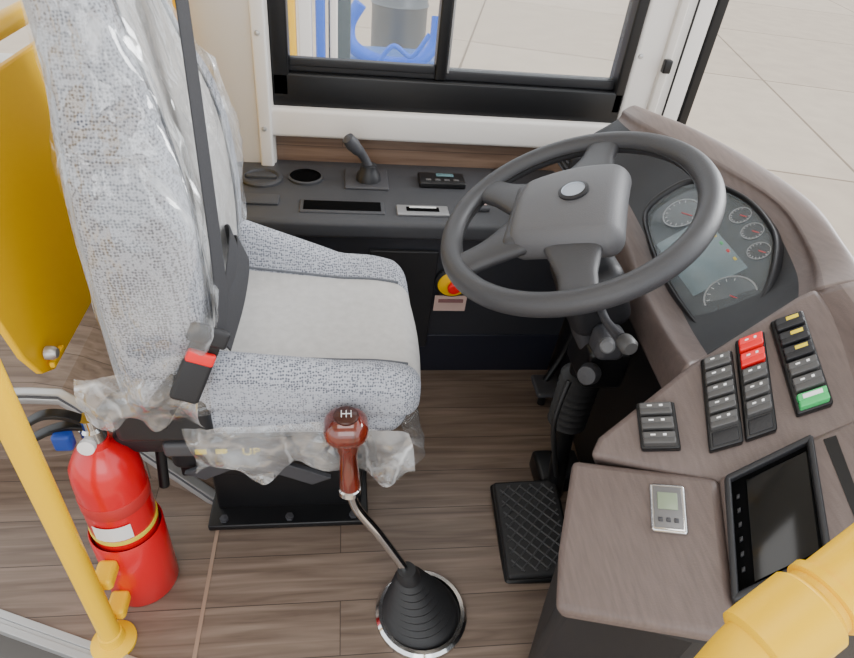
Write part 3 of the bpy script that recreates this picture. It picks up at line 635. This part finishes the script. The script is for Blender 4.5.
# ================================================================ FIRE EXTINGUISHER
fe=empty('fire_extinguisher')
FX,FY=-.418,.765
F=Matrix.Translation((FX,FY,.012))
lathe('cylinder',[(0,0),(.053,0),(.060,.01),(.060,.345),(.057,.378),(.044,.405),(.027,.42),(.022,.425),(.022,.44),(0,.44)],F,RED,fe)
lathe('yellow_band',[(.0605,.205),(.0615,.206),(.0615,.216),(.0605,.217)],F,mat('band',(225,205,60),.5),fe)
lathe('label_band',[(.0605,.28),(.0611,.281),(.0611,.31),(.0605,.311)],F,mat('label_red',(190,40,40),.5),fe)
ang=[math.radians(a) for a in range(-120,-50,8)]
obj('white_label',[(FX+.0625*math.cos(a),FY+.0625*math.sin(a),.012+z) for a in ang for z in(.222,.262)],[(2*i,2*i+1,2*i+3,2*i+2) for i in range(len(ang)-1)],WHITE,True,fe)
lathe('valve',[(.020,.44),(.020,.465),(.015,.47),(.015,.49),(0,.49)],F,CHR,fe)
def fo_(p): return V((FX+p[0],FY+p[1],p[2]))
tube('carry_handle',[fo_(p) for p in [(0,0,.478),(-.03,-.005,.488),(-.06,-.01,.483),(-.085,-.015,.472)]],.008,BLK2,fe,flat=(.010,.004))
tube('squeeze_lever',[fo_(p) for p in [(0,0,.488),(-.03,-.005,.512),(-.06,-.01,.519),(-.085,-.015,.508)]],.008,BLK2,fe,flat=(.010,.004))
tube('hose',[fo_(p) for p in [(.0,0,.475),(.035,.03,.515),(.07,.05,.50),(.085,.055,.43),(.078,.05,.34),(.072,.045,.26)]],.010,BLK2,fe)
rbox('blue_seal_tag',fo_((-.04,-.02,.468)),(.03,.022,.035),mat('tag_blue',(20,60,150),.5),.006,3,parent=fe)
lathe('gauge',[(.014,0),(.014,.01),(0,.011)],frame(fo_((-.005,-.02,.455)),(1,0,0),(0,-1,.2)),WHITE,fe,20)
hb=empty('extinguisher_holder')
H0=Matrix.Translation((FX,FY,.001))
lathe('bucket',[(.0,0),(.064,0),(.068,.006),(.068,.20),(.066,.204),(.064,.20),(.064,.009),(0,.009)],H0,RED,hb)
rbox('pole_clamp_upper',(-.437,.675,.17),(.035,.05,.03),YEL,.008,3,parent=hb)
rbox('pole_clamp_lower',(-.437,.675,.06),(.035,.05,.03),YEL,.008,3,parent=hb)
# ================================================================ YELLOW POLES + PANEL
gp=empty('grab_pole')
tube('pole',[(-.445,.63,0.0),(-.445,.63,2.29)],.019,YEL,gp,sm=False,seg=24)
lathe('flange',[(.042,0),(.042,.006),(.034,.012),(.024,.016),(.022,.04),(.019,.042)],Matrix.Translation((-.445,.63,0.001)),YEL,gp)
pp=empty('partition_panel')
pl=[(-.5,.80,.60),(-.5,.83,.54),(-.5,.87,.515),(-.5,1.66,.515),(-.5,1.66,.985),(-.5,.765,.985),(-.5,.765,.75)]
slab('panel',pl,(1,0,0),.012,YELP,pp,.003)
tube('panel_rail',[(-.50,.74,1.035),(-.50,1.0,1.035),(-.50,1.66,1.035)],.016,YEL,pp,sm=False)
for yy in(.80,1.2,1.6): rbox('rail_bracket',(-.50,yy,1.0),(.02,.03,.05),YEL,.005,2,parent=pp)
tube('support_post_window',[(-.37,1.62,2.29),(-.37,1.62,.26)],.018,YEL,pp,sm=False,seg=20)
lathe('latch',[(.012,0),(.012,.012),(.008,.018),(0,.019)],frame((-.494,.85,.57),(0,1,0),(1,0,0)),ALU,pp,16)
rbox('latch_tab',(-.49,.87,.545),(.01,.05,.012),YEL,.003,2,parent=pp)
hr=empty('entrance_handrail')
p1=V((.285,.158,1.005));p0=V((.235,.137,.983));dd=(p1-p0).normalized()
tube('rail',[p0-dd*.0,p1,p1+dd*.25],.0185,YEL,hr,sm=False,seg=28)
tube('rail_lower',[p0+dd*.004,p0-dd*.012,p0-dd*.022+V((.0,0,-.02)),(.205,.122,.88),(.205,.122,.5),(.205,.122,.0)],.0185,YEL,hr,seg=28)
Mx=frame(p0,(0,1,0),dd)
lathe('joint_sleeve',[(.019,-.018),(.0225,-.016),(.0225,.022),(.019,.026)],Mx,YEL,hr,32)
lathe('joint_ring',[(.019,.030),(.0212,.031),(.0212,.036),(.019,.037)],Mx,YEL,hr,32)
# ================================================================ LIGHT
w=bpy.data.worlds.new('World');bpy.context.scene.world=w;w.use_nodes=True
nt=w.node_tree;bg=nt.nodes['Background'];bg.inputs[0].default_value=(.92,.965,1,1);bg.inputs[1].default_value=2.25
def area(n,loc,tgt,size,e,col=(1,1,1)):
    l=bpy.data.lights.new(n,'AREA');l.size=size;l.energy=e;l.color=col;o=bpy.data.objects.new(n,l);bpy.context.collection.objects.link(o)
    o.location=loc;o.rotation_euler=(V(tgt)-V(loc)).to_track_quat('-Z','Y').to_euler();return o
area('windscreen_daylight',(2.8,1.8,2.0),(.2,.9,.3),1.4,130,(.98,.99,1))
area('door_daylight',(.2,-2.0,2.0),(0,.9,.3),1.8,30,(.97,.98,1))
area('interior_fill',(-.1,.4,2.25),(-.1,.8,0),.9,10)  # soft fill added to lift the interior; no lamp is seen overhead
# ================================================================ CAMERA
y=math.radians(10);p=math.radians(38);r=math.radians(6.5)
h=V((math.sin(y),math.cos(y),0));R0=V((math.cos(y),-math.sin(y),0))
f=h*math.cos(p)-Z*math.sin(p);U0=h*math.sin(p)+Z*math.cos(p)
R=R0*math.cos(r)+U0*math.sin(r);U=-R0*math.sin(r)+U0*math.cos(r)
cd=bpy.data.cameras.new('camera');cd.sensor_width=36;cd.lens=36*617/854;cd.clip_start=.01
cam=bpy.data.objects.new('camera',cd);bpy.context.collection.objects.link(cam)
M=Matrix((R,U,-f)).transposed().to_4x4();M.translation=V((0,0,1.3));cam.matrix_world=M
bpy.context.scene.camera=cam
